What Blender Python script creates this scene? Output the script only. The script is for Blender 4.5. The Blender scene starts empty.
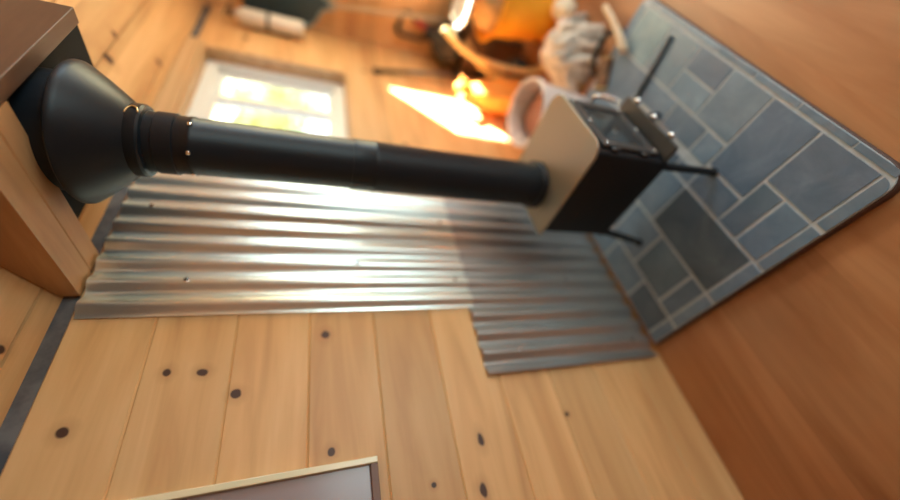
import bpy, bmesh, math, random
from mathutils import Vector, Matrix
random.seed(7)
sc = bpy.context.scene
COL = sc.collection
W = 1.031       # inner face of the plank wall
CX = 2.64       # inner face of the far wall
CAMZ = 1.3
def RZ(y): return 1.868 + .45*(W-y)     # roof underside

# ---------------------------------------------------------------- materials
def new_mat(name, col, rough=.5, metal=0., spec=.5, **kw):
    m = bpy.data.materials.new(name); m.use_nodes = True
    b = m.node_tree.nodes['Principled BSDF']
    b.inputs['Base Color'].default_value = (*col, 1); b.inputs['Roughness'].default_value = rough
    b.inputs['Metallic'].default_value = metal; b.inputs['Specular IOR Level'].default_value = spec
    for k, v in kw.items(): b.inputs[k.replace('_', ' ')].default_value = v
    return m
class NT:
    def __init__(s, m): s.m = m; s.t = m.node_tree; s.n = s.t.nodes; s.l = s.t.links; s.b = s.n['Principled BSDF']
    def node(s, typ, **kw):
        n = s.n.new(typ)
        for k, v in kw.items(): setattr(n, k, v)
        return n
    def link(s, a, b): s.l.new(a, b)
    def val(s, sock, x):
        if isinstance(x, (int, float)): sock.default_value = x
        elif isinstance(x, (tuple, list)): sock.default_value = x
        else: s.link(x, sock)
    def math(s, op, a, b=0., c=0.):
        n = s.node('ShaderNodeMath', operation=op); s.val(n.inputs[0], a); s.val(n.inputs[1], b); s.val(n.inputs[2], c); return n.outputs[0]
    def vmath(s, op, a, b=None):
        n = s.node('ShaderNodeVectorMath', operation=op); s.val(n.inputs[0], a)
        if b is not None: s.val(n.inputs[1], b)
        return n.outputs['Value'] if op in ('LENGTH', 'DOT_PRODUCT') else n.outputs[0]
    def noise(s, vec, scale, detail=3, rough=.5, dist=0.):
        n = s.node('ShaderNodeTexNoise'); s.val(n.inputs['Vector'], vec); n.inputs['Scale'].default_value = scale
        n.inputs['Detail'].default_value = detail; n.inputs['Roughness'].default_value = rough; n.inputs['Distortion'].default_value = dist
        return n.outputs['Fac']
    def ramp(s, fac, stops):
        n = s.node('ShaderNodeValToRGB'); s.val(n.inputs[0], fac)
        e = n.color_ramp.elements
        while len(e) < len(stops): e.new(.5)
        for i, (p, c) in enumerate(stops): e[i].position = p; e[i].color = (*c, 1) if len(c) == 3 else c
        return n.outputs['Color']
    def mix(s, fac, a, b, mode='MIX'):
        n = s.node('ShaderNodeMix', data_type='RGBA', blend_type=mode); s.val(n.inputs[0], fac)
        for sock, x in ((n.inputs[6], a), (n.inputs[7], b)):
            if isinstance(x, (tuple, list)): sock.default_value = (*x, 1) if len(x) == 3 else x
            else: s.link(x, sock)
        return n.outputs[2]
    def bump(s, h, strength=.3, dist=.005):
        n = s.node('ShaderNodeBump'); n.inputs['Strength'].default_value = strength; n.inputs['Distance'].default_value = dist
        s.link(h, n.inputs['Height']); s.link(n.outputs[0], s.b.inputs['Normal'])
    def obj(s): return s.node('ShaderNodeTexCoord').outputs['Object']

def wood(name, c_dark, c_mid, c_light, scale=(1.2, 14, 14), knots=(), board=None, rough=.5, cracks=False, tint=.12):
    """grain runs along the long axis; knots = (x,y,z, rx,ry,rz) dark ellipses in object space; board=(axis, pitch, offset)"""
    m = new_mat(name, c_mid, rough); t = NT(m); o = t.obj()
    vec = t.vmath('MULTIPLY', o, scale)
    if board:
        ax, pitch, off = board
        sep = t.node('ShaderNodeSeparateXYZ'); t.link(o, sep.inputs[0])
        idx = t.math('FLOOR', t.math('DIVIDE', t.math('SUBTRACT', sep.outputs[ax], off), pitch))
        wn = t.node('ShaderNodeTexWhiteNoise', noise_dimensions='1D'); t.link(idx, wn.inputs['W'])
        sh = t.vmath('MULTIPLY', wn.outputs['Color'], (17., 17., 17.)); vec = t.vmath('ADD', vec, sh)
    g = t.noise(vec, 1.0, 4, .55, .6)
    g2 = t.noise(t.vmath('MULTIPLY', vec, (1.5, 7, 7)), 1.0, 2, .5, .2)
    col = t.ramp(g, [(.3, c_dark), (.5, c_mid), (.72, c_light)])
    col = t.mix(t.math('MULTIPLY', g2, .35), col, c_dark)
    if board:
        lum = t.math('ADD', t.math('MULTIPLY', wn.outputs['Value'], tint*2), 1-tint)
        cb = t.node('ShaderNodeCombineXYZ')
        for i in range(3): t.link(lum, cb.inputs[i])
        col = t.mix(1., col, cb.outputs[0], 'MULTIPLY')
    if knots:
        warp = t.noise(t.vmath('MULTIPLY', o, (38., 38., 38.)), 1., 1)
        best = None
        for kx, ky, kz, rx, ry, rz in knots:
            d = t.vmath('LENGTH', t.vmath('MULTIPLY', t.vmath('SUBTRACT', o, (kx, ky, kz)), (1/rx, 1/ry, 1/rz)))
            best = d if best is None else t.math('MINIMUM', best, d)
        best = t.math('ADD', best, t.math('MULTIPLY', t.math('SUBTRACT', warp, .5), .9))
        halo = t.ramp(t.math('MULTIPLY', best, .25), [(.2, (1, 1, 1)), (.65, (0, 0, 0))])
        col = t.mix(t.math('MULTIPLY', halo, .35), col, (c_dark[0]*.75, c_dark[1]*.6, c_dark[2]*.5))
        core = t.ramp(best, [(.72, (1, 1, 1)), (1., (0, 0, 0))])
        col = t.mix(core, col, (.075, .028, .014))
    t.link(col, t.b.inputs['Base Color'])
    t.bump(g2, .12, .002)
    return m

# knot positions read off the wall
WK = [(.333,W,1.754,.013,.05,.013),(.446,W,1.597,.012,.05,.011),(.441,W,1.522,.011,.05,.013),(.378,W,1.443,.012,.05,.013),
      (.524,W,1.234,.015,.05,.013),(.214,W,1.223,.011,.05,.01),(.102,W,.982,.007,.05,.007),(.182,W,.829,.019,.05,.010),(.068,W,.856,.017,.05,.012),
      (.211,W,.522,.009,.05,.009),(.09,W,1.30,.008,.05,.008),(1.521,W,.852,.012,.05,.012),(2.3,W,1.62,.015,.05,.012),(2.2,W,1.0,.012,.05,.012)]
PINE = ((.56,.29,.115),(.73,.43,.185),(.82,.52,.25))
M = {}
M['pine_wall'] = wood('pine_wall', *PINE, scale=(1.3,12,12), knots=WK, board=(2,.186,.16))
M['pine_wall_far'] = wood('pine_wall_far', *PINE, scale=(12,1.3,12), board=(2,.186,.16),
      knots=[(CX,.93,1.385,.05,.012,.012),(CX,.96,1.33,.05,.01,.012),(CX,.86,.95,.05,.012,.012)])
RK = [(x, y, 1.868+.45*(W-y), r, r*1.15, .05) for x, y, r in ((1.53,.855,.020),(1.66,.83,.012),(1.80,.985,.013),(1.95,.75,.017),(.505,.98,.012),(1.42,.74,.010))]
M['pine_roof'] = wood('pine_roof', *PINE, scale=(1.3,12,12), knots=RK, board=(1,.155,.1))
M['joist'] = wood('joist_wood', (.40,.19,.075),(.55,.29,.12),(.66,.38,.18), scale=(14,1.5,14), knots=())
M['header'] = wood('header_wood', (.085,.040,.022),(.12,.058,.031),(.16,.082,.045), scale=(1.5,14,14))
M['trimwood'] = wood('trim_wood', (.42,.24,.11),(.60,.38,.19),(.72,.48,.26), scale=(1.2,40,40))
M['floor'] = wood('floor_wood', (.24,.085,.030),(.42,.19,.078),(.55,.29,.135), scale=(1.0,6,6), board=(1,.31,.105), rough=.42, tint=.09)
M['black'] = new_mat('stove_black', (.008,.009,.012), .5, 0, .3)
M['black_satin'] = new_mat('pipe_black', (.008,.012,.017), .42, 0, .3)
M['black_gloss'] = new_mat('glass_black', (.02,.022,.025), .08)
M['dark_plate'] = new_mat('box_black', (.012,.012,.012), .8, 0, .15)
M['topsteel'] = new_mat('stove_top_steel', (.34,.30,.235), .5, .8)
M['greysteel'] = new_mat('grey_steel', (.09,.09,.092), .45, .8)
M['chrome'] = new_mat('chrome', (.8,.8,.8), .15, 1.)
M['white_vinyl'] = new_mat('white_vinyl', (.80,.80,.77), .4)
M['grout'] = new_mat('grout', (.36,.40,.43), .75)
M['rim_dark'] = new_mat('pad_edge', (.075,.035,.028), .6)
M['tarpaper'] = new_mat('grey_felt', (.10,.10,.105), .85)
def noisy(name, c1, c2, scale, rough=.6, metal=0, bump=0., lo=.35, hi=.65, **kw):
    m = new_mat(name, c1, rough, metal, **kw); t = NT(m); g = t.noise(t.obj(), scale, 4, .6)
    t.link(t.ramp(g, [(lo, c1), (hi, c2)]), t.b.inputs['Base Color'])
    if bump: t.bump(g, bump, .004)
    return m
M['tarpaper'] = noisy('grey_felt', (.07,.07,.08), (.17,.16,.16), 14, .85)
M['grout'] = noisy('grout', (.40,.45,.49), (.50,.55,.59), 30, .7)
# slate with per tile tone
m = new_mat('slate', (.1,.12,.14), .38); t = NT(m); o = t.obj()
g = t.noise(o, 9, 5, .65, .8); at_ = t.node('ShaderNodeAttribute', attribute_name='tone')
base = t.ramp(g, [(.3, (.10,.155,.215)), (.55, (.14,.20,.27)), (.75, (.19,.26,.33))])
t.link(t.mix(1., base, at_.outputs['Color'], 'MULTIPLY'), t.b.inputs['Base Color'])
t.link(t.ramp(g, [(.3, (.30,)*3), (.7, (.46,)*3)]), t.b.inputs['Roughness']); t.bump(t.noise(o, 30, 4, .6), .12, .003)
M['slate'] = m
m = new_mat('galvanised', (.8,.8,.78), .3, .84); t = NT(m); o = t.obj()
sp = t.ramp(t.noise(t.vmath('MULTIPLY', o, (1, 1, .35)), 9, 1), [(.3, (.78,.84,.80)), (.7, (.86,.92,.88))])
t.link(sp, t.b.inputs['Base Color'])
t.link(t.ramp(t.noise(o, 22, 3), [(.3, (.28,)*3), (.7, (.29,)*3)]), t.b.inputs['Roughness'])
M['galv'] = m
m = m.copy(); m.name = 'galvanised_dim'; M['galv_dim'] = m  # same metal, with the lower sheet's dimmer reflections put into a darker colour
for n in m.node_tree.nodes:
    if n.type == 'VALTORGB':
        e = n.color_ramp.elements
        if e[0].color[0] > .45: e[0].color = (.50,.52,.52,1); e[1].color = (.56,.58,.58,1)
        else: e[0].color = (.31,.31,.31,1); e[1].color = (.32,.32,.32,1)
M['glass'] = new_mat('window_glass', (1,1,1), .0, 0, Transmission_Weight=1., IOR=1.02)
M['mirrorish'] = new_mat('picture_glazing', (.34,.27,.27), .22)
M['pale_frame'] = new_mat('pale_frame', (.90,.80,.52), .25)
M['dark_frame'] = wood('dark_frame', (.12,.06,.04),(.20,.11,.08),(.26,.15,.10), scale=(2,20,20))
M['orange_bag'] = noisy('orange_fabric', (.80,.24,.025), (.92,.34,.05), 12, .7)
M['yellow_plastic'] = noisy('amber_plastic', (.84,.33,.012), (.90,.41,.03), 5, .35)
M['white_plastic'] = new_mat('white_plastic', (.70,.60,.56), .4)
M['pellet'] = noisy('pellets', (.20,.06,.035), (.36,.14,.08), 60, .8, bump=.5)
M['cotton'] = noisy('cotton_strand', (.55,.47,.38), (.78,.72,.64), 9, .85)
M['cotton_grey'] = noisy('cotton_grey', (.40,.36,.31), (.6,.56,.50), 9, .85)
M['birch'] = noisy('birch_stick', (.50,.36,.23), (.68,.54,.38), 20, .6)
M['splitwood'] = noisy('split_wood', (.75,.48,.17), (.88,.62,.27), 14, .6)
M['bark'] = noisy('bark', (.10,.05,.025), (.24,.12,.06), 18, .85, bump=.6)
M['brass'] = new_mat('brass', (.78,.55,.26), .3, 1.)
M['teal'] = new_mat('dark_teal_plastic', (.025,.055,.07), .45)
M['teal_edge'] = new_mat('pale_blue_edge', (.30,.42,.44), .45)
M['shaft'] = new_mat('pale_shaft', (.62,.50,.34), .4)
M['ext_white'] = noisy('cream_enamel', (.74,.68,.60), (.80,.75,.67), 8, .3)
M['rubber'] = new_mat('black_rubber', (.022,.018,.016), .6)
M['red'] = new_mat('red_plastic', (.50,.04,.03), .4)
M['enamel'] = new_mat('silver_enamel', (.72,.72,.68), .2, .35)
M['burlap'] = noisy('burlap', (.33,.19,.07), (.48,.30,.13), 60, .9, bump=.4)
M['hose'] = noisy('tan_hose', (.50,.35,.14), (.62,.46,.21), 8, .45)
M['crate'] = wood('crate_wood', (.05,.025,.015),(.09,.045,.025),(.13,.07,.04), scale=(14,2,14))
M['bagblack'] = noisy('black_canvas', (.02,.018,.018), (.05,.045,.042), 20, .8)
M['cream'] = noisy('cream_cloth', (.72,.64,.48), (.85,.78,.62), 9, .8)
M['dummy_curtain'] = new_mat('dummy_curtain_white', (.82,.82,.78), .9)
M['plainwall'] = wood('pine_plain', *PINE, scale=(1.3,1.3,12), board=(2,.186,.16))
M['leaf'] = noisy('leaves', (.10,.22,.03), (.30,.42,.08), 3, .6)
M['leaf2'] = noisy('leaves_pale', (.28,.34,.14), (.46,.48,.26), 3, .6)
M['grass'] = noisy('bare_ground', (.08,.075,.055), (.13,.12,.08), 2, .9)

# ---------------------------------------------------------------- mesh helpers
def obj(name, bm, mat, parent=None, smooth=False, bevel=0., kind=None, loc=None):
    me = bpy.data.meshes.new(name); bmesh.ops.recalc_face_normals(bm, faces=bm.faces[:]); bm.to_mesh(me); bm.free()
    o = bpy.data.objects.new(name, me); COL.objects.link(o)
    for mm in (mat if isinstance(mat, (list, tuple)) else [mat]): me.materials.append(mm)
    if smooth:
        for p in me.polygons: p.use_smooth = True
    if parent: o.parent = parent; o.matrix_parent_inverse = parent.matrix_basis.inverted()
    if bevel:
        b = o.modifiers.new('bevel', 'BEVEL'); b.width = bevel; b.segments = 3; b.limit_method = 'ANGLE'; b.angle_limit = math.radians(40)
        if smooth is False:
            for p in me.polygons: p.use_smooth = True
            try:
                me.set_sharp_from_angle(angle=math.radians(35))
            except Exception: pass
    if kind: o['kind'] = kind
    return o
def thing(name, label, cat, loc=(0,0,0), group=None):
    o = bpy.data.objects.new(name, None); COL.objects.link(o); o.location = loc; o.empty_display_size = .05
    o['label'] = label; o['category'] = cat
    if group: o['group'] = group
    return o
def tag(o, label, cat, group=None):
    o['label'] = label; o['category'] = cat
    if group: o['group'] = group
    return o
def B(bm=None): return bm or bmesh.new()
def box(bm, x0, x1, y0, y1, z0, z1, mi=0):
    v = [bm.verts.new((x, y, z)) for z in (z0, z1) for y in (y0, y1) for x in (x0, x1)]
    fs = [bm.faces.new([v[i] for i in f]) for f in ((0,2,3,1),(4,5,7,6),(0,1,5,4),(2,6,7,3),(0,4,6,2),(1,3,7,5))]
    for f in fs: f.material_index = mi
    return v
def obox(bm, mat4, sx, sy, sz):
    vs = box(bm, -sx/2, sx/2, -sy/2, sy/2, -sz/2, sz/2)
    for v in vs: v.co = mat4 @ v.co
    return vs
def prism(bm, pts, h0, h1, axis='Z'):
    """pts = 2D outline; extruded along the axis"""
    def P(a, b, h): return {'Z': (a, b, h), 'Y': (a, h, b), 'X': (h, a, b)}[axis]
    lo = [bm.verts.new(P(a, b, h0)) for a, b in pts]; hi = [bm.verts.new(P(a, b, h1)) for a, b in pts]
    bm.faces.new(lo[::-1]); bm.faces.new(hi)
    n = len(pts)
    for i in range(n): bm.faces.new((lo[i], lo[(i+1) % n], hi[(i+1) % n], hi[i]))
def rrect(x0, x1, y0, y1, r, n=6):
    if not isinstance(r, (list, tuple)): r = (r,)*4
    out = []
    for (cx, cy, a0, rr) in ((x1, y1, 0, r[0]), (x0, y1, 90, r[1]), (x0, y0, 180, r[2]), (x1, y0, 270, r[3])):
        sx = -1 if cx == x1 else 1; sy = -1 if cy == y1 else 1
        if rr <= 0: out.append((cx, cy)); continue
        for i in range(n+1):
            a = math.radians(a0+90*i/n); out.append((cx+sx*rr+rr*math.cos(a), cy+sy*rr+rr*math.sin(a)))
    return out
def lathe(bm, prof, c=(0,0,0), n=48, mat4=None, cap=True):
    rings = []
    for r, z in prof:
        ring = []
        for i in range(n):
            a = 2*math.pi*i/n; p = Vector((r*math.cos(a), r*math.sin(a), z))
            if mat4 is not None: p = mat4 @ p
            ring.append(bm.verts.new(p + Vector(c)))
        rings.append(ring)
    for a, b in zip(rings, rings[1:]):
        for i in range(n): bm.faces.new((a[i], a[(i+1) % n], b[(i+1) % n], b[i]))
    if cap:
        for r in (rings[0], rings[-1]):
            try: bm.faces.new(r)
            except ValueError: pass
def catmull(pts, k=8):
    P = [Vector(p) for p in pts]; P = [P[0]*2-P[1]] + P + [P[-1]*2-P[-2]]; out = []
    for i in range(1, len(P)-2):
        for j in range(k):
            t = j/k; a, b, c, d = P[i-1], P[i], P[i+1], P[i+2]
            out.append(.5*((2*b)+(c-a)*t+(2*a-5*b+4*c-d)*t*t+(3*b-a-3*c+d)*t**3))
    out.append(P[-2]); return out
def tube(bm, pts, r, n=10, smooth=0):
    pts = catmull(pts, smooth) if smooth else [Vector(p) for p in pts]
    rr = r if isinstance(r, (list, tuple)) else None
    rings = []; up = Vector((0,0,1)); prev = None
    for i, p in enumerate(pts):
        d = (pts[min(i+1, len(pts)-1)]-pts[max(i-1, 0)]).normalized()
        if prev is None:
            s = d.cross(up)
            if s.length < .05: s = d.cross(Vector((1,0,0)))
            s.normalize()
        else: s = (prev-d*prev.dot(d)).normalized()
        prev = s; u = d.cross(s)
        q = i/(len(pts)-1); rad = (rr[0]*(1-q)+rr[-1]*q) if rr else r
        rings.append([bm.verts.new(p+(s*math.cos(2*math.pi*k/n)+u*math.sin(2*math.pi*k/n))*rad) for k in range(n)])
    for a, b in zip(rings, rings[1:]):
        for i in range(n): bm.faces.new((a[i], a[(i+1) % n], b[(i+1) % n], b[i]))
    bm.faces.new(rings[0][::-1]); bm.faces.new(rings[-1])
def align(p, d):
    return Matrix.Translation(Vector(p)) @ Vector(d).normalized().to_track_quat('Z', 'Y').to_matrix().to_4x4()
def blob(bm, c, s, jitter=.15, sub=3, seed=0, mat4=None):
    rnd = random.Random(seed); r = bmesh.ops.create_icosphere(bm, subdivisions=sub, radius=1)
    ph = [(rnd.uniform(1.5,4), rnd.uniform(0,6), Vector((rnd.gauss(0,1),rnd.gauss(0,1),rnd.gauss(0,1))).normalized()) for _ in range(6)]
    for v in r['verts']:
        k = 1+sum(math.sin(f*v.co.dot(d)*2+p) for f, p, d in ph)*jitter/3
        q = Vector((v.co.x*s[0]*k, v.co.y*s[1]*k, v.co.z*s[2]*k))
        if mat4 is not None: q = mat4 @ q
        v.co = q+Vector(c)

# ---------------------------------------------------------------- the setting
XB, YB = -2.6, -1.55
bm = B(); box(bm, XB-.1, CX+.1, YB-.1, W+.12, -.05, 0); obj('floor', bm, M['floor'], kind='structure')
# plank wall, laid as horizontal boards, with an opening for the window
wx0, wx1, wz0, wz1 = 1.40, 2.135, 1.10, 1.79
bm = B()
def plank(bm, x0, x1, z0, z1, y0=W, y1=W+.11):
    c = .0035
    v = [(x0,y0+c,z0),(x0,y0,z0+c),(x0,y0,z1-c),(x0,y0+c,z1),(x0,y1,z1),(x0,y1,z0)]
    a = [bm.verts.new(p) for p in v]; b = [bm.verts.new((x1, p[1], p[2])) for p in v]
    n = len(v); bm.faces.new(a); bm.faces.new(b[::-1])
    for i in range(n): bm.faces.new((a[i], a[(i+1) % n], b[(i+1) % n], b[i]))
zs = [0, .16, .346, .532, .718, .904, 1.09, 1.276, 1.462, 1.648, 1.824]
for a, b in zip(zs, zs[1:]):
    lo, hi = max(a, wz0), min(b, wz1)
    if hi <= lo: plank(bm, XB, CX, a, b); continue
    plank(bm, XB, wx0, a, b); plank(bm, wx1, CX, a, b)
    if a < wz0: plank(bm, wx0, wx1, a, wz0)
    if b > wz1: plank(bm, wx0, wx1, wz1, b)
obj('wall_left', bm, M['pine_wall'], kind='structure')
# grey felt gap along the wall top, broken by the casing board over the window
bm = B(); box(bm, XB, CX, W+.012, W+.11, 1.824, 1.90); obj('trim_1', bm, M['tarpaper'], kind='structure')
bm = B(); box(bm, 1.30, 2.17, W-.012, W+.03, 1.793, 1.862); obj('trim_2', bm, M['trimwood'], kind='structure', bevel=.003)
# sloping board ceiling
bm = B(); y = W+.12
while y > YB-.1:
    y2 = y-.155; g = .003
    v = [(y-g, RZ(y-g)), (y2+g, RZ(y2+g)), (y2+g, RZ(y2+g)+.03), (y-g, RZ(y-g)+.03)]
    prism(bm, v, XB-.1, CX+.1, 'X'); y = y2
prism(bm, [(W+.13, RZ(W+.13)+.031), (YB-.1, RZ(YB-.1)+.031), (YB-.1, RZ(YB-.1)+.06), (W+.13, RZ(W+.13)+.06)], XB-.1, CX+.1, 'X')
obj('ceiling', bm, M['pine_roof'], kind='structure')
# far wall: boards with the window the sun comes through (just outside the frame)
def end_wall(name, x0, x1, holes, mat):
    bm = B(); ys = sorted({YB, W+.115}|{h[0] for h in holes}|{h[1] for h in holes})
    for a, b in zip(ys, ys[1:]):
        cuts = [(h[2], h[3]) for h in holes if h[0] <= a and h[1] >= b]
        zz = [0.]
        for c in sorted(cuts): zz += [c[0], c[1]]
        zz.append(None)
        for lo, hi in zip(zz[::2], zz[1::2]):
            if hi is not None: box(bm, x0, x1, a, b, lo, hi)
            else: prism(bm, [(a, lo), (b, lo), (b, RZ(b)), (a, RZ(a))], x0, x1, 'X')
    return obj(name, bm, mat, kind='structure')
SUNWIN = (-.20, .36, .96, 1.55)
DUMMYWIN = (-1.40, -.6, .75, 1.85)
end_wall('wall_far', CX, CX+.1, [SUNWIN], M['pine_wall_far'])
end_wall('wall_back', XB-.1, XB, [], M['plainwall'])
bm = B(); box(bm, XB-.1, CX+.1, YB-.1, YB, 0, RZ(YB)); obj('wall_right', bm, M['plainwall'], kind='structure')
# window in the plank wall: white sliding sashes in a wooden reveal
def frame_xz(bm, x0, x1, z0, z1, y0, y1, w, wt=None):
    wt = wt or w
    box(bm, x0, x1, y0, y1, z0, z0+wt); box(bm, x0, x1, y0, y1, z1-wt, z1)
    box(bm, x0, x0+w, y0, y1, z0+wt, z1-wt); box(bm, x1-w, x1, y0, y1, z0+wt, z1-wt)
win = bpy.data.objects.new('window_1', None); COL.objects.link(win); win.location = (1.77, W+.09, wz0); win['kind'] = 'structure'
bm = B(); frame_xz(bm, wx0-.001, wx1+.001, wz0-.001, wz1+.001, W-.002, W+.115, .014, .014); obj('window_reveal', bm, M['trimwood'], win)
bm = B(); frame_xz(bm, wx0+.013, wx1-.013, wz0+.013, wz1-.013, W+.065, W+.118, .045, .05); obj('window_frame', bm, M['white_vinyl'], win, bevel=.003)
bm = B(); frame_xz(bm, 1.79, 2.078, 1.162, 1.728, W+.095, W+.113, .032, .035); s1 = obj('sash', bm, M['white_vinyl'], win, bevel=.003)
bm = B(); box(bm, 1.815, 2.05, W+.102, W+.105, 1.19, 1.70); obj('pane', bm, M['glass'], s1)
bm = B(); frame_xz(bm, 1.457, 1.822, 1.162, 1.728, W+.07, W+.090, .036, .035); s2 = obj('sash', bm, M['white_vinyl'], win, bevel=.003)
bm = B(); box(bm, 1.49, 1.79, W+.078, W+.081, 1.19, 1.70); obj('pane', bm, M['glass'], s2)
# window in the far wall
win = bpy.data.objects.new('window_2', None); COL.objects.link(win); win.location = (CX, .05, SUNWIN[2]); win['kind'] = 'structure'
bm = B(); a, b, c, d = SUNWIN
for (y0, y1, z0, z1) in ((a-.06,b+.06,c-.06,c),(a-.06,b+.06,d,d+.06),(a-.06,a,c,d),(b,b+.06,c,d)): box(bm, CX-.02, CX, y0, y1, z0, z1)
obj('window_casing', bm, M['trimwood'], win)
# unseen casing and curtain added on the solid far wall, backing for a lamp
win = bpy.data.objects.new('dummy_window', None); COL.objects.link(win); win.location = (CX, -1.3, DUMMYWIN[2]); win['kind'] = 'structure'
bm = B(); a, b, c, d = DUMMYWIN
for (y0, y1, z0, z1) in ((a-.06,b+.06,c-.06,c),(a-.06,b+.06,d,d+.06),(a-.06,a,c,d),(b,b+.06,c,d)): box(bm, CX-.03, CX, y0, y1, z0, z1)
obj('window_casing', bm, M['trimwood'], win)
bm = B(); n = 60
vs = [[bm.verts.new((CX-.012+.006*math.sin(i*1.3), a+(b-a)*i/n, z)) for i in range(n+1)] for z in (c, d)]
for i in range(n): bm.faces.new((vs[0][i], vs[0][i+1], vs[1][i+1], vs[1][i]))
obj('dummy_curtain', bm, M['dummy_curtain'], win, smooth=True)

# ceiling timbers
bm = B(); pr_ = [(.668, 1.823), (.742, 1.823), (.745, 1.8265), (.748, 1.823), (.803, 1.823)]
v0 = [bm.verts.new((x, .568, z)) for x, z in pr_]; v1 = [bm.verts.new((x, W-.001, z)) for x, z in pr_]
t0 = [bm.verts.new((.803, .568, RZ(.568)-.003)), bm.verts.new((.668, .568, RZ(.568)-.003))]
t1 = [bm.verts.new((.803, W-.001, 1.865)), bm.verts.new((.668, W-.001, 1.865))]
a = v0+t0; b = v1+t1; bm.faces.new(a[::-1]); bm.faces.new(b)
for i in range(len(a)): bm.faces.new((a[i], a[(i+1) % len(a)], b[(i+1) % len(a)], b[i]))
tag(obj('ceiling_joist', bm, M['joist']), 'light brown timber joist running from the plank wall top to the darker beam', 'beam')
bm = B(); prism(bm, [(.530, 1.822), (.566, 1.822), (.566, RZ(.566)-.002), (.530, RZ(.530)-.004)], -1.2, 1.155, 'X')
tag(obj('header_beam', bm, M['header'], bevel=.002), 'dark brown board beam crossing in front of the flue opening', 'beam')

# ---------------------------------------------------------------- outdoors, seen through the window
bm = B(); box(bm, -12, 16, W+.2, 22, -.6, -.5); obj('ground', bm, M['grass'], kind='structure')
def tree(x, y, h, r, mat, label, seed):
    t = thing('garden_tree', label, 'tree', (x, y, -.5), 'trees outside the window')
    bm = B(); tube(bm, [(x, y, -.5), (x+.1, y, h*.4), (x, y+.1, h*.75)], [.16, .06], 10, 4); obj('trunk', bm, M['bark'], t, smooth=True)
    bm = B(); rnd = random.Random(seed)
    cs = [(Vector((rnd.gauss(0,.5), rnd.gauss(0,.5), rnd.gauss(0,.5)))*r + Vector((x, y, h*.72)), r*rnd.uniform(.35,.6)) for _ in range(12)]
    for _ in range(2600):
        c, cr = rnd.choice(cs); d = Vector((rnd.gauss(0,1), rnd.gauss(0,1), rnd.gauss(0,1))).normalized()*cr*rnd.uniform(.6,1)
        p = c+d; a = Vector((rnd.gauss(0,1), rnd.gauss(0,1), rnd.gauss(0,1))).normalized(); b = a.cross(d).normalized(); s = rnd.uniform(.05,.11)
        vs = [bm.verts.new(p+q) for q in (a*s, b*s*.5, -a*s, -b*s*.5)]; bm.faces.new(vs)
    f = obj('foliage', bm, mat, t)
tree(5.4, 3.9, 2.6, 1.0, M['leaf2'], 'pale yellow-green bushy tree seen in the window, nearest the stovepipe', 1)
tree(10.6, 5.6, 3.4, 1.2, M['leaf'], 'darker green tree seen in the window, on the side away from the stovepipe', 2)

# ---------------------------------------------------------------- corrugated sheets
def corrugated(name, x0, x1, z0, z1, yc, mat, label, phase, screws):
    bm = B(); pitch, amp, th = .0697, .0085, .0012; nx = int((x1-x0)/pitch*16); rows = []
    for side in (0, 1):
        for z in (z0, z1):
            rows.append([bm.verts.new((x0+(x1-x0)*i/nx, yc+side*th-amp*math.cos(2*math.pi*((x0+(x1-x0)*i/nx)-phase)/pitch), z)) for i in range(nx+1)])
    a, b, c, d = rows
    for i in range(nx):
        bm.faces.new((a[i], a[i+1], b[i+1], b[i])); bm.faces.new((c[i], d[i], d[i+1], c[i+1]))
        bm.faces.new((a[i], c[i], c[i+1], a[i+1])); bm.faces.new((b[i], b[i+1], d[i+1], d[i]))
    bm.faces.new((a[0], b[0], d[0], c[0])); bm.faces.new((a[-1], c[-1], d[-1], b[-1]))
    o = obj(name, bm, mat, smooth=True); tag(o, label, 'metal sheet', None)
    o.data.set_sharp_from_angle(angle=math.radians(50))
    for x, z in screws:
        k = round((x-phase)/pitch); xx = phase+k*pitch
        bm = B(); lathe(bm, [(.0001,-.001),(.007,-.001),(.007,.0005),(.0045,.0008),(.0045,.004),(.0001,.0042)], n=12, mat4=align((xx, yc-amp-.0005, z), (0,-1,0)))
        obj('screw', bm, M['chrome'], o)
    return o
corrugated('corrugated_sheet', .600, 1.31, .740, 1.815, W-.0135, M['galv'], 'tall shiny corrugated metal sheet fixed upright behind the stovepipe', .635,
           [(.718,1.60),(.751,1.13),(.98,1.74),(.98,.79),(.70,.79),(1.19,.79)])
corrugated('corrugated_sheet', .355, 1.31, .036, .758, W-.0112, M['galv_dim'], 'wider corrugated metal sheet on the lower wall behind the stove, coloured darker for its dim reflections', .635,
           [(.42,.62),(.42,.12),(.70,.3)])

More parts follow.
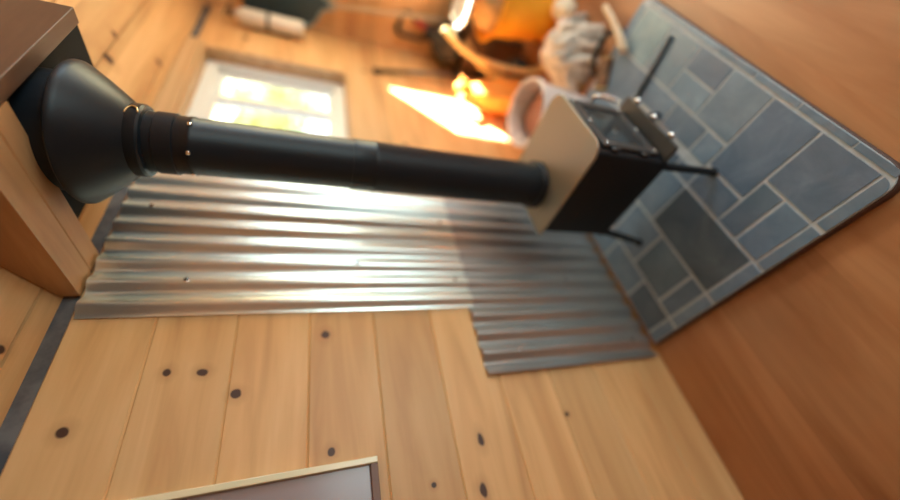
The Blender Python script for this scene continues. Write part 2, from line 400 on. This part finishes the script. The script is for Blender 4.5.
# ---------------------------------------------------------------- slate hearth
hp = thing('hearth_pad', 'slate tiled hearth pad with rounded corners on the wooden floor', 'hearth', (.95,.6,0))
bm = B(); prism(bm, rrect(.396, 1.535, .168, 1.0, (.0,.0,.06,.055)), 0.0, .026); obj('base', bm, M['rim_dark'], hp, bevel=.003)
bm = B(); prism(bm, rrect(.401, 1.530, .172, 1.0, (.0,.0,.055,.05)), .026, .0325); obj('grout_bed', bm, M['grout'], hp)
tiles = [(.441,.608,.200,.362),(.618,.780,.200,.438),(.618,.780,.449,.532),(.790,.952,.200,.362),(.962,1.124,.200,.277),(.962,1.124,.286,.362),
 (1.134,1.292,.200,.362),(1.302,1.478,.200,.362),
 (.441,.524,.372,.532),(.536,.608,.372,.532),(.790,.872,.372,.455),(.882,1.048,.372,.455),(1.058,1.245,.372,.455),(1.255,1.478,.372,.532),
 (.790,.872,.490,.532),(.882,1.245,.490,.532),
 (.450,.780,.545,.712),(.790,.952,.545,.712),(.962,1.124,.545,.712),(1.134,1.478,.545,.620),(1.134,1.478,.632,.712),
 (.450,.512,.724,.880),(.524,.700,.724,.880),(.712,.880,.724,.880),(.892,1.124,.724,.880),(1.134,1.292,.724,.880),(1.302,1.478,.724,.880),
 (.450,.610,.893,.995),(.622,.820,.893,.995),(.832,1.124,.893,.995),(1.134,1.478,.893,.995)]
edge = []
x = .4455
for e in ((.441,.530),(.536,.708),(.714,.884),(.890,1.060),(1.066,1.236),(1.242,1.412),(1.418,1.478)): edge.append((e[0], e[1], .1735, .190))
for e in ((.200,.358),(.372,.532),(.545,.712),(.724,.880),(.893,.995)):
    edge.append((.4025,.432 if e[0] < .54 else .440,e[0],e[1])); edge.append((1.489,1.527,e[0],e[1]))
bm = B(); tl = bm.loops.layers.float_color.new('tone'); rnd = random.Random(3)
special = {0: (.95,.95,1.0), 1: (.85,.9,.98), 3: (1.2,1.22,1.2), 4: (.95,.95,1), 5: (1.25,1.3,1.28), 6: (1.3,1.27,1.2), 7: (1.45,1.45,1.25), 16: (.62,.58,.52), 8: (1.1,1.15,1.2), 22: (.8,.8,.75), 27: (.7,.66,.62)}
for i, (x0, x1, y0, y1) in enumerate(tiles+edge):
    corner = i >= len(tiles) and ((x0 < .45 and y0 < .18) or (x0 < .41 and y0 < .21))
    if corner:
        nv = len(bm.verts)
        prism(bm, rrect(.418 if y0 < .18 else x0, x1, y0, y1, (0,0,.012 if y0 < .18 else .028,0)), .0325, .0352)
        bm.verts.ensure_lookup_table(); vs = bm.verts[nv:]
    else: vs = box(bm, x0, x1, y0, y1, .0325, .0352)
    q0 = rnd.uniform(.85,1.25); tt = special.get(i) or (q0, q0, q0)
    if i >= len(tiles): k = rnd.uniform(1.0,1.25); tt = (k, k, k)
    for f in {f for v in vs for f in v.link_faces}:
        for l in f.loops: l[tl] = (*[q/1.5 for q in tt], 1)
for n in M['slate'].node_tree.nodes:
    if n.type == 'VALTORGB' and n.color_ramp.elements[0].color[2] < .3:
        for e in n.color_ramp.elements: e.color = tuple(min(1, q*1.5) for q in e.color[:3])+(1,)
obj('slate_tiles', bm, M['slate'], hp)

# ---------------------------------------------------------------- wood stove
HZ = .0355
st = thing('wood_stove', 'small black box wood stove with grey steel top standing on the slate hearth', 'stove', (.92,.62,HZ))
SX0, SX1, SY0, SY1, SZ0, SZ1 = .766, 1.068, .452, .802, .222, .512
bm = B(); prism(bm, rrect(SX0, SX1, SY0, SY1, .012, 3), SZ0, SZ1); body = obj('body', bm, M['black'], st, bevel=.003)
bm = B(); prism(bm, rrect(SX0-.012, SX1+.014, SY0-.022, SY1+.008, (.012,.012,.05,.05), 8), SZ1, SZ1+.011); obj('top_plate', bm, M['topsteel'], st, bevel=.003)
for lx, ly, dx, dy in ((SX0+.012,SY0+.02,-.03,-.025),(SX0+.012,SY1-.01,-.028,.022),(SX1-.012,SY0+.02,.03,-.025),(SX1-.012,SY1-.01,.028,.022)):
    bm = B(); tube(bm, [(lx, ly, SZ0+.02), (lx, ly, SZ0-.01), (lx+dx*.8, ly+dy*.8, HZ+.03), (lx+dx, ly+dy, HZ+.0)], [.016,.010], 12, 5)
    lg = obj('leg', bm, M['black'], st, smooth=True)
    bm = B(); lathe(bm, [(.0001,0),(.015,0),(.015,.006),(.009,.010),(.0001,.010)], (lx+dx, ly+dy, HZ), 16); obj('foot', bm, M['black'], lg)
# door on the front (facing the room)
bm = B(); f0 = SY0-.014
box(bm, SX0+.022, SX1-.022, f0, SY0, .262, .290); box(bm, SX0+.022, SX1-.022, f0, SY0, .455, .487)
box(bm, SX0+.022, SX0+.055, f0, SY0, .290, .455); box(bm, SX1-.055, SX1-.022, f0, SY0, .290, .455)
door = obj('door', bm, M['greysteel'], st, bevel=.003)
bm = B(); box(bm, SX0+.050, SX1-.050, SY0-.008, SY0-.001, .286, .459); obj('glass', bm, M['black_gloss'], door)
for x, z in ((SX0+.035,.470),(SX1-.035,.470),(SX0+.035,.276),(SX1-.035,.276),(.917,.47),(.917,.276)):
    bm = B(); lathe(bm, [(.0001,0),(.006,0),(.005,.004),(.0001,.0055)], n=14, mat4=align((x, f0, z), (0,-1,0))); obj('bolt', bm, M['chrome'], door, smooth=True)
bm = B(); tube(bm, [(SX1-.012, SY0-.002, .385), (SX1-.012, SY0-.035, .385), (SX1-.020, SY0-.040, .36), (SX1-.03, SY0-.042, .315)], .006, 10, 5); h = obj('handle', bm, M['chrome'], door, smooth=True)
bm = B()
pts = [Vector((SX1-.0125+.0085*math.cos(a)-.0*i, SY0-.040+.0085*math.sin(a), .372-.0011*i)) for i, a in enumerate([k*.55 for k in range(70)])]
pts = [p+Vector((-(.372-p.z)*.25, 0, 0)) for p in pts]
tube(bm, pts, .0018, 6); obj('coil_grip', bm, M['chrome'], h, smooth=True)
for z in (.31,.43):
    bm = B(); lathe(bm, [(.0001,0),(.006,0),(.006,.03),(.0001,.03)], (SX0+.013, SY0-.008, z), 12); obj('hinge', bm, M['greysteel'], door, smooth=True)
# ash lip and its bolts
bm = B(); prism(bm, rrect(SX0, SX1, SY0-.058, SY0, (.0,.0,.012,.012), 4), .236, .250); lip = obj('ash_lip', bm, M['greysteel'], st, bevel=.002)
for x in (SX0+.05, .917, SX1-.05):
    bm = B(); lathe(bm, [(.0001,.0),(.011,.0),(.012,.012),(.008,.018),(.0001,.018)], n=16, mat4=align((x, SY0-.058, .243), (0,-1,0))); obj('air_knob', bm, M['chrome'], lip, smooth=True)
PX, PY = .919, .715
bm = B(); lathe(bm, [(.084,.5225),(.084,.545),(.0765,.548)], (PX, PY, 0), 48, cap=False); obj('flue_collar', bm, M['black'], st, smooth=True)

# ---------------------------------------------------------------- stovepipe and ceiling support
pp = thing('stovepipe', 'black round stovepipe rising from the stove to a flared cone at the ceiling', 'stovepipe', (PX,PY,.524))
bm = B(); lathe(bm, [(.0750,.524),(.0750,1.10),(.0765,1.103),(.0765,1.112),(.0750,1.115),(.0750,1.175)], (PX,PY,0), 56); obj('lower_pipe', bm, M['black_satin'], pp, smooth=True).data.set_sharp_from_angle(angle=.7)
bm = B(); lathe(bm, [(.0725,1.175),(.0725,1.560),(.0745,1.563),(.0745,1.572),(.0725,1.575),(.0725,1.605)], (PX,PY,0), 56); obj('upper_pipe', bm, M['black_satin'], pp, smooth=True).data.set_sharp_from_angle(angle=.7)
bm = B(); lathe(bm, [(.0735,1.600),(.0765,1.602),(.0765,1.640),(.0735,1.642),(.0735,1.662)], (PX,PY,0), 56); bd = obj('pipe_band', bm, M['black_satin'], pp, smooth=True); bd.data.set_sharp_from_angle(angle=.7)
for deg in (262, 205, 150, 20):
    a = math.radians(deg); d = (math.cos(a), math.sin(a), 0)
    bm = B(); lathe(bm, [(.0001,0),(.0065,0),(.005,.003),(.0001,.004)], n=12, mat4=align((PX+.0745*d[0], PY+.0745*d[1], 1.567), d)); obj('screw', bm, M['chrome'], pp, smooth=True)
bm = B(); lathe(bm, [(.0735,1.660),(.084,1.662),(.088,1.667),(.088,1.688),(.0865,1.691)], (PX,PY,0), 56); ad = obj('adapter_ring', bm, M['black_satin'], pp, smooth=True); ad.data.set_sharp_from_angle(angle=.6)
# brass edged grommet on the ring
a = math.radians(262); d = Vector((math.cos(a), math.sin(a), 0)); s = Vector((-d.y, d.x, 0))
bm = B(); c = Vector((PX, PY, 1.678))+d*.0875
tube(bm, [c+(s*math.cos(k*.24)*.022+Vector((0,0,1))*math.sin(k*.24)*.012) for k in range(-6, 8)], .0022, 8); obj('clip', bm, M['brass'], ad, smooth=True)
bm = B(); lathe(bm, [(.0865,1.688),(.098,1.699),(.1335,1.740),(.1575,1.770),(.1635,1.779),(.1640,1.785),(.160,1.789),(.135,1.791),(.135,1.848)], (PX,PY,0), 64); cn = obj('cone', bm, M['black_satin'], pp, smooth=True); cn.data.set_sharp_from_angle(angle=.7)
sb = thing('ceiling_support_box', 'black square metal support box around the flue, set into the board ceiling', 'flue box', (.98,.73,1.848))
bm = B(); box(bm, .808, 1.20, .572, .93, 1.848, 1.853); obj('trim_plate', bm, M['dark_plate'], sb, bevel=.001)
bm = B()
for (x0,x1,y0,y1) in ((.815,.819,.578,.925),(1.19,1.194,.578,.925),(.819,1.19,.578,.582),(.819,1.19,.921,.925)):
    prism(bm, [(y0,1.853),(y1,1.853),(y1,RZ(y1)-.003),(y0,RZ(y0)-.003)], x0, x1, 'X')
obj('box_wall', bm, M['dark_plate'], sb)

# ---------------------------------------------------------------- framed panel on the near wall
fp = thing('framed_panel', 'framed glazed panel with a pale lit edge hanging on the plank wall', 'picture', (-.15,W,1.12))
fx0, fx1, fz0, fz1 = -.62, .184, 1.118, 1.78
bm = B(); box(bm, fx1-.014, fx1, W-.026, W-.001, fz0, fz1); obj('side_rail', bm, M['pale_frame'], fp, bevel=.002)['label'] = 'pale glossy edge rail'
bm = B(); box(bm, fx0, fx0+.014, W-.026, W-.001, fz0, fz1); obj('side_rail', bm, M['pale_frame'], fp, bevel=.002)
bm = B(); box(bm, fx0+.014, fx1-.014, W-.024, W-.001, fz0, fz0+.018); obj('bottom_rail', bm, M['dark_frame'], fp, bevel=.002)['label'] = 'dark wooden lower rail'
bm = B(); box(bm, fx0+.014, fx1-.014, W-.024, W-.001, fz1-.018, fz1); obj('top_rail', bm, M['dark_frame'], fp, bevel=.002)
bm = B(); box(bm, fx0+.014, fx1-.014, W-.012, W-.002, fz0+.018, fz1-.018); obj('glazing', bm, M['mirrorish'], fp)

# ---------------------------------------------------------------- poker on the hearth
bm = B(); tube(bm, [(1.222,.470,HZ+.008),(1.268,.228,HZ+.008)], .0078, 10)
pk = tag(obj('fire_poker', bm, M['rubber'], smooth=True), 'thin black iron poker lying on the slate beyond the stove door', 'poker')
bm = B(); tube(bm, [(1.222,.470,HZ+.008),(1.222,.505,HZ+.008),(1.238,.52,HZ+.02),(1.25,.505,HZ+.015)], .0058, 8, 5); obj('hook', bm, M['rubber'], pk, smooth=True)

# ---------------------------------------------------------------- white bucket beside the stove
BX, BY, BR, BH = 1.50, .745, .155, .29
wb = thing('white_bucket', 'white plastic bucket with reddish brown contents, half hidden behind the stove', 'bucket', (BX,BY,HZ))
bm = B(); lathe(bm, [(.0001,0),(.128,0),(.130,.004),(BR-.004,BH-.03),(BR+.006,BH-.03),(BR+.006,BH-.018),(BR,BH-.015),(BR+.004,BH),(BR-.006,BH),(BR-.012,BH-.03),(.125,.008),(.0001,.008)], (BX,BY,HZ), 56, cap=False)
obj('body', bm, M['white_plastic'], wb, smooth=True).data.set_sharp_from_angle(angle=.8)
bm = B(); blob(bm, (BX,BY,HZ+.18), (.134,.134,.05), .05, 3, 4); obj('contents', bm, M['pellet'], wb, smooth=True)['label'] = 'reddish brown contents'
bm = B(); pts = [(BX+(BR+.008)*math.cos(a), BY+.0+(BR+.008)*math.sin(a)*.85-.03*math.sin(a), HZ+BH-.04-.13*abs(math.sin(a))) for a in [math.pi*k/12+math.pi for k in range(13)]]
tube(bm, pts, .0028, 6, 2); obj('bail_handle', bm, M['chrome'], wb, smooth=True)

# ---------------------------------------------------------------- orange sack in the sunlight
ob = thing('orange_sack', 'bright orange fabric sack standing in the sunlight against the plank wall', 'sack', (1.96,.90,0))
bm = B(); pr = [(.0001,0),(.075,0),(.095,.03),(.102,.14),(.098,.26),(.080,.35),(.045,.40),(.032,.42)]
lathe(bm, pr, n=40)
for v in bm.verts:
    a = math.atan2(v.co.y, v.co.x); k = 1+.10*math.sin(5*a+v.co.z*9)+.05*math.sin(9*a-v.co.z*20)
    v.co.x *= k; v.co.y *= k*.85; v.co += Vector((1.97,.905,0))
obj('body', bm, M['orange_bag'], ob, smooth=True)
bm = B(); lathe(bm, [(.032,.41),(.026,.43),(.050,.475),(.062,.49),(.048,.478),(.020,.43)], n=24, cap=False)
for v in bm.verts:
    a = math.atan2(v.co.y, v.co.x); v.co.z += .012*math.sin(4*a); v.co += Vector((1.97,.905,0))
obj('gathered_top', bm, M['orange_bag'], ob, smooth=True)

# ---------------------------------------------------------------- amber bucket, sack and dishes
YX, YY = 2.20, .50
yb = thing('amber_bucket', 'large yellow-orange plastic bucket with a flared rim on the floor by the far wall', 'bucket', (YX,YY,0))
bm = B(); lathe(bm, [(.0001,0),(.125,0),(.130,.006),(.165,.30),(.172,.345),(.205,.385),(.207,.395),(.200,.397),(.166,.355),(.158,.30),(.122,.012),(.0001,.012)], (YX,YY,0), 56, cap=False)
obj('body', bm, M['yellow_plastic'], yb, smooth=True).data.set_sharp_from_angle(angle=.9)
bm = B(); tube(bm, [(YX+.16*math.cos(a), YY+.16*math.sin(a), .355) for a in [2*math.pi*k/32 for k in range(33)]], .010, 8); obj('rim_band', bm, M['yellow_plastic'], yb, smooth=True)
bm = B(); blob(bm, (YX,YY,.36), (.145,.145,.15), .10, 4, 8)
tag(obj('burlap_bundle', bm, M['burlap'], smooth=True), 'tan burlap bundle bulging out of the yellow-orange bucket', 'bundle')
proto = None
for k, (z, label) in enumerate(((.512,'silver enamel dish, lowest of the stack on the burlap bundle'),(.552,'silver enamel dish in the middle of the stack on the burlap bundle'),(.592,'silver enamel dish, topmost of the stack on the burlap bundle'))):
    if proto is None:
        t0 = thing('enamel_dish', label, 'dish', (YX,YY+.03,z), 'stacked dishes')
        bm = B(); lathe(bm, [(.0001,0),(.09,0),(.125,.014),(.145,.026),(.150,.034),(.146,.038),(.120,.020),(.088,.007),(.0001,.006)], (YX,YY+.03,z), 48, cap=False)
        c0 = obj('bowl', bm, M['enamel'], t0, smooth=True)
        bm = B(); tube(bm, [(YX+.150*math.cos(a), YY+.03+.150*math.sin(a), z+.036) for a in [2*math.pi*q/40 for q in range(41)]], .006, 8); c1 = obj('rolled_rim', bm, M['chrome'], t0, smooth=True)
        proto = (t0, c0, c1)
    else:
        r = proto[0].copy(); COL.objects.link(r); r.location = (YX+.006*k, YY+.03, z); r['label'] = label
        for ch in proto[1:]:
            c = ch.copy(); COL.objects.link(c); c.parent = r

# ---------------------------------------------------------------- dark crate with canvas bag and loop-handled tool
cr = thing('storage_crate', 'low dark wooden crate in the room corner behind the buckets', 'crate', (2.44,.84,0))
bm = B(); box(bm, 2.345,2.62,.73,1.005,.0,.02); box(bm, 2.345,2.363,.73,1.005,.02,.36); box(bm, 2.602,2.62,.73,1.005,.02,.36); box(bm, 2.363,2.602,.73,.748,.02,.36); box(bm, 2.363,2.602,.987,1.005,.02,.36)
obj('body', bm, M['crate'], cr, bevel=.003)
bm = B(); box(bm, 2.34,2.625,.725,1.008,.361,.378); obj('lid', bm, M['crate'], cr, bevel=.003)
bb = thing('canvas_bag', 'black canvas tool bag slumped on top of the dark crate', 'bag', (2.44,.84,.379))
bm = B(); blob(bm, (2.46,.86,.475), (.125,.125,.094), .09, 4, 12); obj('body', bm, M['bagblack'], bb, smooth=True)
bm = B(); tube(bm, [(2.37,.80,.55),(2.36,.80,.61),(2.42,.80,.635),(2.50,.80,.61),(2.51,.80,.545)], .009, 8, 6); obj('strap', bm, M['bagblack'], bb, smooth=True)
sw = thing('hand_saw', 'black loop-handled saw with a small red grip propped above the canvas bag', 'saw', (2.55,.85,.56))
bm = B(); tube(bm, [(2.60,.93,.60),(2.60,.93,.74),(2.60,.90,.775),(2.60,.82,.755),(2.60,.80,.72),(2.60,.835,.66),(2.60,.835,.60),(2.60,.88,.585),(2.60,.93,.60)], .013, 10, 6); obj('loop_handle', bm, M['rubber'], sw, smooth=True)
bm = B(); tube(bm, [(2.585,.83,.675),(2.585,.845,.585)], .019, 10); obj('grip', bm, M['red'], sw, smooth=True)['label'] = 'red grip'
bm = B(); box(bm, 2.597,2.60,.84,.925,.40,.60); obj('blade', bm, M['greysteel'], sw)

# hose
bm = B(); tube(bm, [(2.22,.71,.60),(2.19,.75,.52),(2.18,.79,.42),(2.14,.80,.30),(2.10,.79,.18),(2.04,.76,.09),(2.00,.70,.022),(1.96,.655,.018)], .018, 12, 8)
hs = tag(obj('tan_hose', bm, M['hose'], smooth=True), 'thick tan hose looping down past the amber bucket to the floor', 'hose')
bm = B(); tube(bm, [(2.22,.74,.44),(2.20,.82,.36),(2.17,.86,.27),(2.12,.86,.16),(2.06,.82,.06),(2.00,.77,.02),(1.95,.77,.018)], .015, 12, 8)
tag(obj('tan_hose', bm, M['hose'], smooth=True), 'thinner tan hose curving nearest the plank wall beside the orange sack', 'hose')

# dark gear on the floor between hose and wall
bm = B(); blob(bm, (2.20,.83,.075), (.075,.085,.075), .12, 4, 21)
tag(obj('work_glove', bm, M['bagblack'], smooth=True), 'dark crumpled cloth lying on the floor behind the hoses', 'cloth')

# dark rod leaning on the wall
lr = thing('leaning_rod', 'dark metal rod leaning against the plank wall by the room corner', 'rod', (2.30,.92,0))
bm = B(); tube(bm, [(2.205,1.012,.925),(2.30,.925,.0+.012)], .012, 12); obj('shaft', bm, M['rubber'], lr, smooth=True)
bm = B(); lathe(bm, [(.0001,0),(.015,0),(.016,.03),(.012,.036),(.0001,.036)], n=16, mat4=align((2.205,1.012,.915), (-.095,.087,.913))); obj('end_cap', bm, M['rubber'], lr, smooth=True)

# ---------------------------------------------------------------- fire extinguisher on the wall
fx = thing('fire_extinguisher', 'cream white cylinder with a dark valve and strap mounted upright near the room corner', 'extinguisher', (2.42,.94,1.34))
ex, ey = 2.44, .978
bm = B(); lathe(bm, [(.0001,1.335),(.040,1.335),(.044,1.342),(.044,1.635),(.036,1.663),(.022,1.677),(.016,1.685),(.0001,1.685)], (ex,ey,0), 40, cap=False); obj('cylinder', bm, M['ext_white'], fx, smooth=True)
bm = B(); lathe(bm, [(.0465,1.51),(.0465,1.527)], (ex,ey,0), 40); st_ = obj('strap', bm, M['greysteel'], fx, smooth=True)
bm = B(); box(bm, ex-.02, ex+.02, ey+.044, W-.001, 1.40, 1.60); obj('wall_bracket', bm, M['greysteel'], fx)
bm = B(); lathe(bm, [(.014,1.685),(.014,1.71),(.010,1.715),(.0001,1.715)], (ex,ey,0), 16); obj('valve', bm, M['bark'], fx, smooth=True)
bm = B(); obox(bm, align((ex-.005,ey-.02,1.72), (.1,-.5,1)), .016,.075,.008); obox(bm, align((ex-.005,ey-.024,1.703), (.1,-.2,1)), .016,.065,.006); obj('lever', bm, M['bark'], fx, bevel=.001)

# ---------------------------------------------------------------- scoop shovel hung blade up on the far wall
sv = thing('scoop_shovel', 'dark teal plastic scoop shovel hanging blade up with a pale shaft', 'shovel', (2.6,.9,.5))
bm = B(); ol = [(.78,1.66),(1.035,1.66),(1.045,1.40),(1.035,1.315),(1.00,1.272),(.945,1.248),(.915,1.225),(.905,1.17),(.868,1.17),(.858,1.225),(.83,1.25),(.795,1.275),(.775,1.33)]
ol = [(a*.97+.005, z) for a, z in ol]
prism(bm, ol, 2.590, 2.600, 'X'); sb_ = obj('blade', bm, M['teal'], sv, bevel=.002)
bm = B(); loop = ol[1:]+[ol[0]]
tube(bm, [(2.588, a, z) for a, z in loop], .0075, 8); obj('blade_edge', bm, M['teal_edge'], sb_, smooth=True)['label'] = 'pale blue-grey rim'
bm = B(); tube(bm, [(2.592,.865,1.20),(2.585,.79,.60),(2.585,.775,.50)], .012, 12); obj('shaft', bm, M['shaft'], sv, smooth=True)

# ---------------------------------------------------------------- mop strands, sticks, firewood, hoop
ms = thing('cotton_mop', 'heap of thick cream and grey cotton strands lying on the floor beside the hearth', 'mop', (1.76,.50,0))
rnd = random.Random(11)
bm = B(); bm2 = B()
for k in range(90):
    a0 = rnd.uniform(0, 6.28); r0 = rnd.uniform(.0,.05); L = rnd.uniform(.09,.17)
    cx, cy = 1.77, .515; a1 = a0+rnd.uniform(-.9,.9)
    p = [(cx+r0*math.cos(a0), cy+r0*math.sin(a0), .14+rnd.uniform(-.03,.05)),
         (cx+(r0+L*.35)*math.cos(a0), cy+(r0+L*.35)*math.sin(a0), .13+rnd.uniform(-.02,.05)),
         (cx+(r0+L*.7)*math.cos(a1), cy+(r0+L*.62)*math.sin(a1), .07+rnd.uniform(-.02,.04)),
         (cx+(r0+L*.9)*math.cos(a1), cy+(r0+L*.78)*math.sin(a1), .015)]
    tube(bm if k % 3 else bm2, p, .016, 8, 4)
blob(bm, (1.77,.515,.065), (.09,.085,.065), .1, 3, 3)
obj('strands', bm, M['cotton'], ms, smooth=True)['kind'] = 'stuff'
o = obj('grey_strands', bm2, M['cotton_grey'], ms, smooth=True); o['kind'] = 'stuff'; o['label'] = 'greyer strands'
bm = B(); tube(bm, [(1.665,.275,.090),(1.58,.295,.085),(1.50,.325,.072),(1.43,.362,.056)], [.013,.017], 10, 5)
tag(obj('kindling_stick', bm, M['birch'], smooth=True), 'pale curved wooden stick resting across the far edge of the slate', 'stick')
hb = thing('iron_hoop', 'black iron hoop handle arching at the hearth edge beside the cotton strands', 'hoop', (1.58,.42,0))
bm = B(); tube(bm, [(1.545,.315,.012),(1.55,.325,.060),(1.56,.355,.082),(1.565,.41,.085),(1.56,.47,.070),(1.55,.51,.045),(1.545,.52,.012)], .011, 12, 8); obj('hoop', bm, M['rubber'], hb, smooth=True)
def log(p0, p1, r, label, seed):
    t = thing('split_log', label, 'firewood', p0)
    d = (Vector(p1)-Vector(p0)); m4 = align(p0, d); L = d.length; bm = B(); rnd = random.Random(seed)
    ol = [(r*math.cos(math.radians(a))*rnd.uniform(.92,1.05), r*math.sin(math.radians(a))*rnd.uniform(.92,1.05)) for a in range(0, 200, 18)]
    prism(bm, ol, .004, L-.004)
    for v in bm.verts: v.co = m4 @ v.co
    obj('bark', bm, M['bark'], t)
    for z0, z1 in ((0,.0045),(L-.0045,L)):
        bm = B(); prism(bm, [(a*.96, b*.96) for a, b in ol], z0, z1)
        for v in bm.verts: v.co = m4 @ v.co
        obj('cut_end', bm, M['splitwood'], t)
log((1.445,.535,HZ+.001), (1.52,.43,HZ+.001), .034, 'short split log with a yellow cut end next to the stove front', 1)
log((1.63,.60,.002), (1.69,.655,.002), .030, 'brown bark log half hidden between the white bucket and cotton strands', 2)
bm = B(); blob(bm, (2.02,.40,.055), (.055,.06,.055), .12, 3, 31); tag(obj('cloth_roll', bm, M['cream'], smooth=True), 'cream cloth bundle on the floor in front of the amber bucket', 'cloth')

# ---------------------------------------------------------------- light
def area(name, loc, size, energy, col, direction, sy=None):
    l = bpy.data.lights.new(name, 'AREA'); l.shape = 'RECTANGLE'; l.size = size; l.size_y = sy or size; l.energy = energy; l.color = col
    o = bpy.data.objects.new(name, l); COL.objects.link(o); o.location = loc
    o.rotation_euler = Vector(direction).to_track_quat('-Z', 'Z').to_euler(); return o
s = bpy.data.lights.new('sun', 'SUN'); s.energy = 150; s.angle = .02; s.color = (1, .93, .80)
so = bpy.data.objects.new('sun', s); COL.objects.link(so); so.rotation_euler = Vector((-1, 1.2, -1)).to_track_quat('-Z', 'Y').to_euler()
area('curtain_fill', (CX-.035, -1.0, 1.3), .75, 28, (.60,.82,1.), (-1,0,0), 1.05)  # cool lamp added in front of the curtain; the wall behind is closed
area('corner_fill', (CX-.03, .10, 1.25), .5, 14.5, (1,.90,.50), (-1,0,0), .55)  # warm fill lamp added at the far window to brighten the corner
area('right_fill', (.9, YB+.05, .58), 1.2, 26, (.74,.98,1.), (0,1,0), 1.0)  # lamp added along the solid right wall to brighten the corrugated sheets; no door
area('back_fill', (XB+.05, -.5, 1.3), 1.6, 1.5, (.80,.85,1), (1,0,0), 1.0)  # weak fill lamp added before the solid back wall; no window there
w = bpy.data.worlds.new('sky'); sc.world = w; w.use_nodes = True
nt = w.node_tree; bg = nt.nodes['Background']; bg.inputs[1].default_value = 2.6
tc = nt.nodes.new('ShaderNodeTexCoord'); sp_ = nt.nodes.new('ShaderNodeSeparateXYZ'); rp = nt.nodes.new('ShaderNodeValToRGB')
nt.links.new(tc.outputs['Generated'], sp_.inputs[0]); nt.links.new(sp_.outputs[2], rp.inputs[0]); nt.links.new(rp.outputs[0], bg.inputs[0])
rp.color_ramp.elements[0].color = (.95,.97,1,1); rp.color_ramp.elements[1].color = (.5,.68,1,1)

# ---------------------------------------------------------------- camera (held sideways: up points left in the frame)
cd = bpy.data.cameras.new('camera'); cam = bpy.data.objects.new('camera', cd); COL.objects.link(cam)
R = Matrix(((-0.21238232996975978, -0.3039398453073522, -0.928716488682719), (0.7747645403378944, -0.6315606309760071, 0.029514004069237123), (-0.5955112534214843, -0.7132683505075286, 0.3696141328637775)))
m4 = R.transposed().to_4x4(); m4.translation = Vector((0, 0, CAMZ)); cam.matrix_world = m4
cd.sensor_width = 36; cd.sensor_fit = 'HORIZONTAL'; cd.lens = 368.89*36/900; cd.clip_start = .02
cd.dof.use_dof = True; cd.dof.focus_distance = .82; cd.dof.aperture_fstop = .43
sc.camera = cam
sc.view_settings.view_transform = 'Standard'; sc.view_settings.look = 'None'; sc.view_settings.gamma = 1; sc.view_settings.use_curve_mapping = False
sc.view_settings.exposure = 0.0
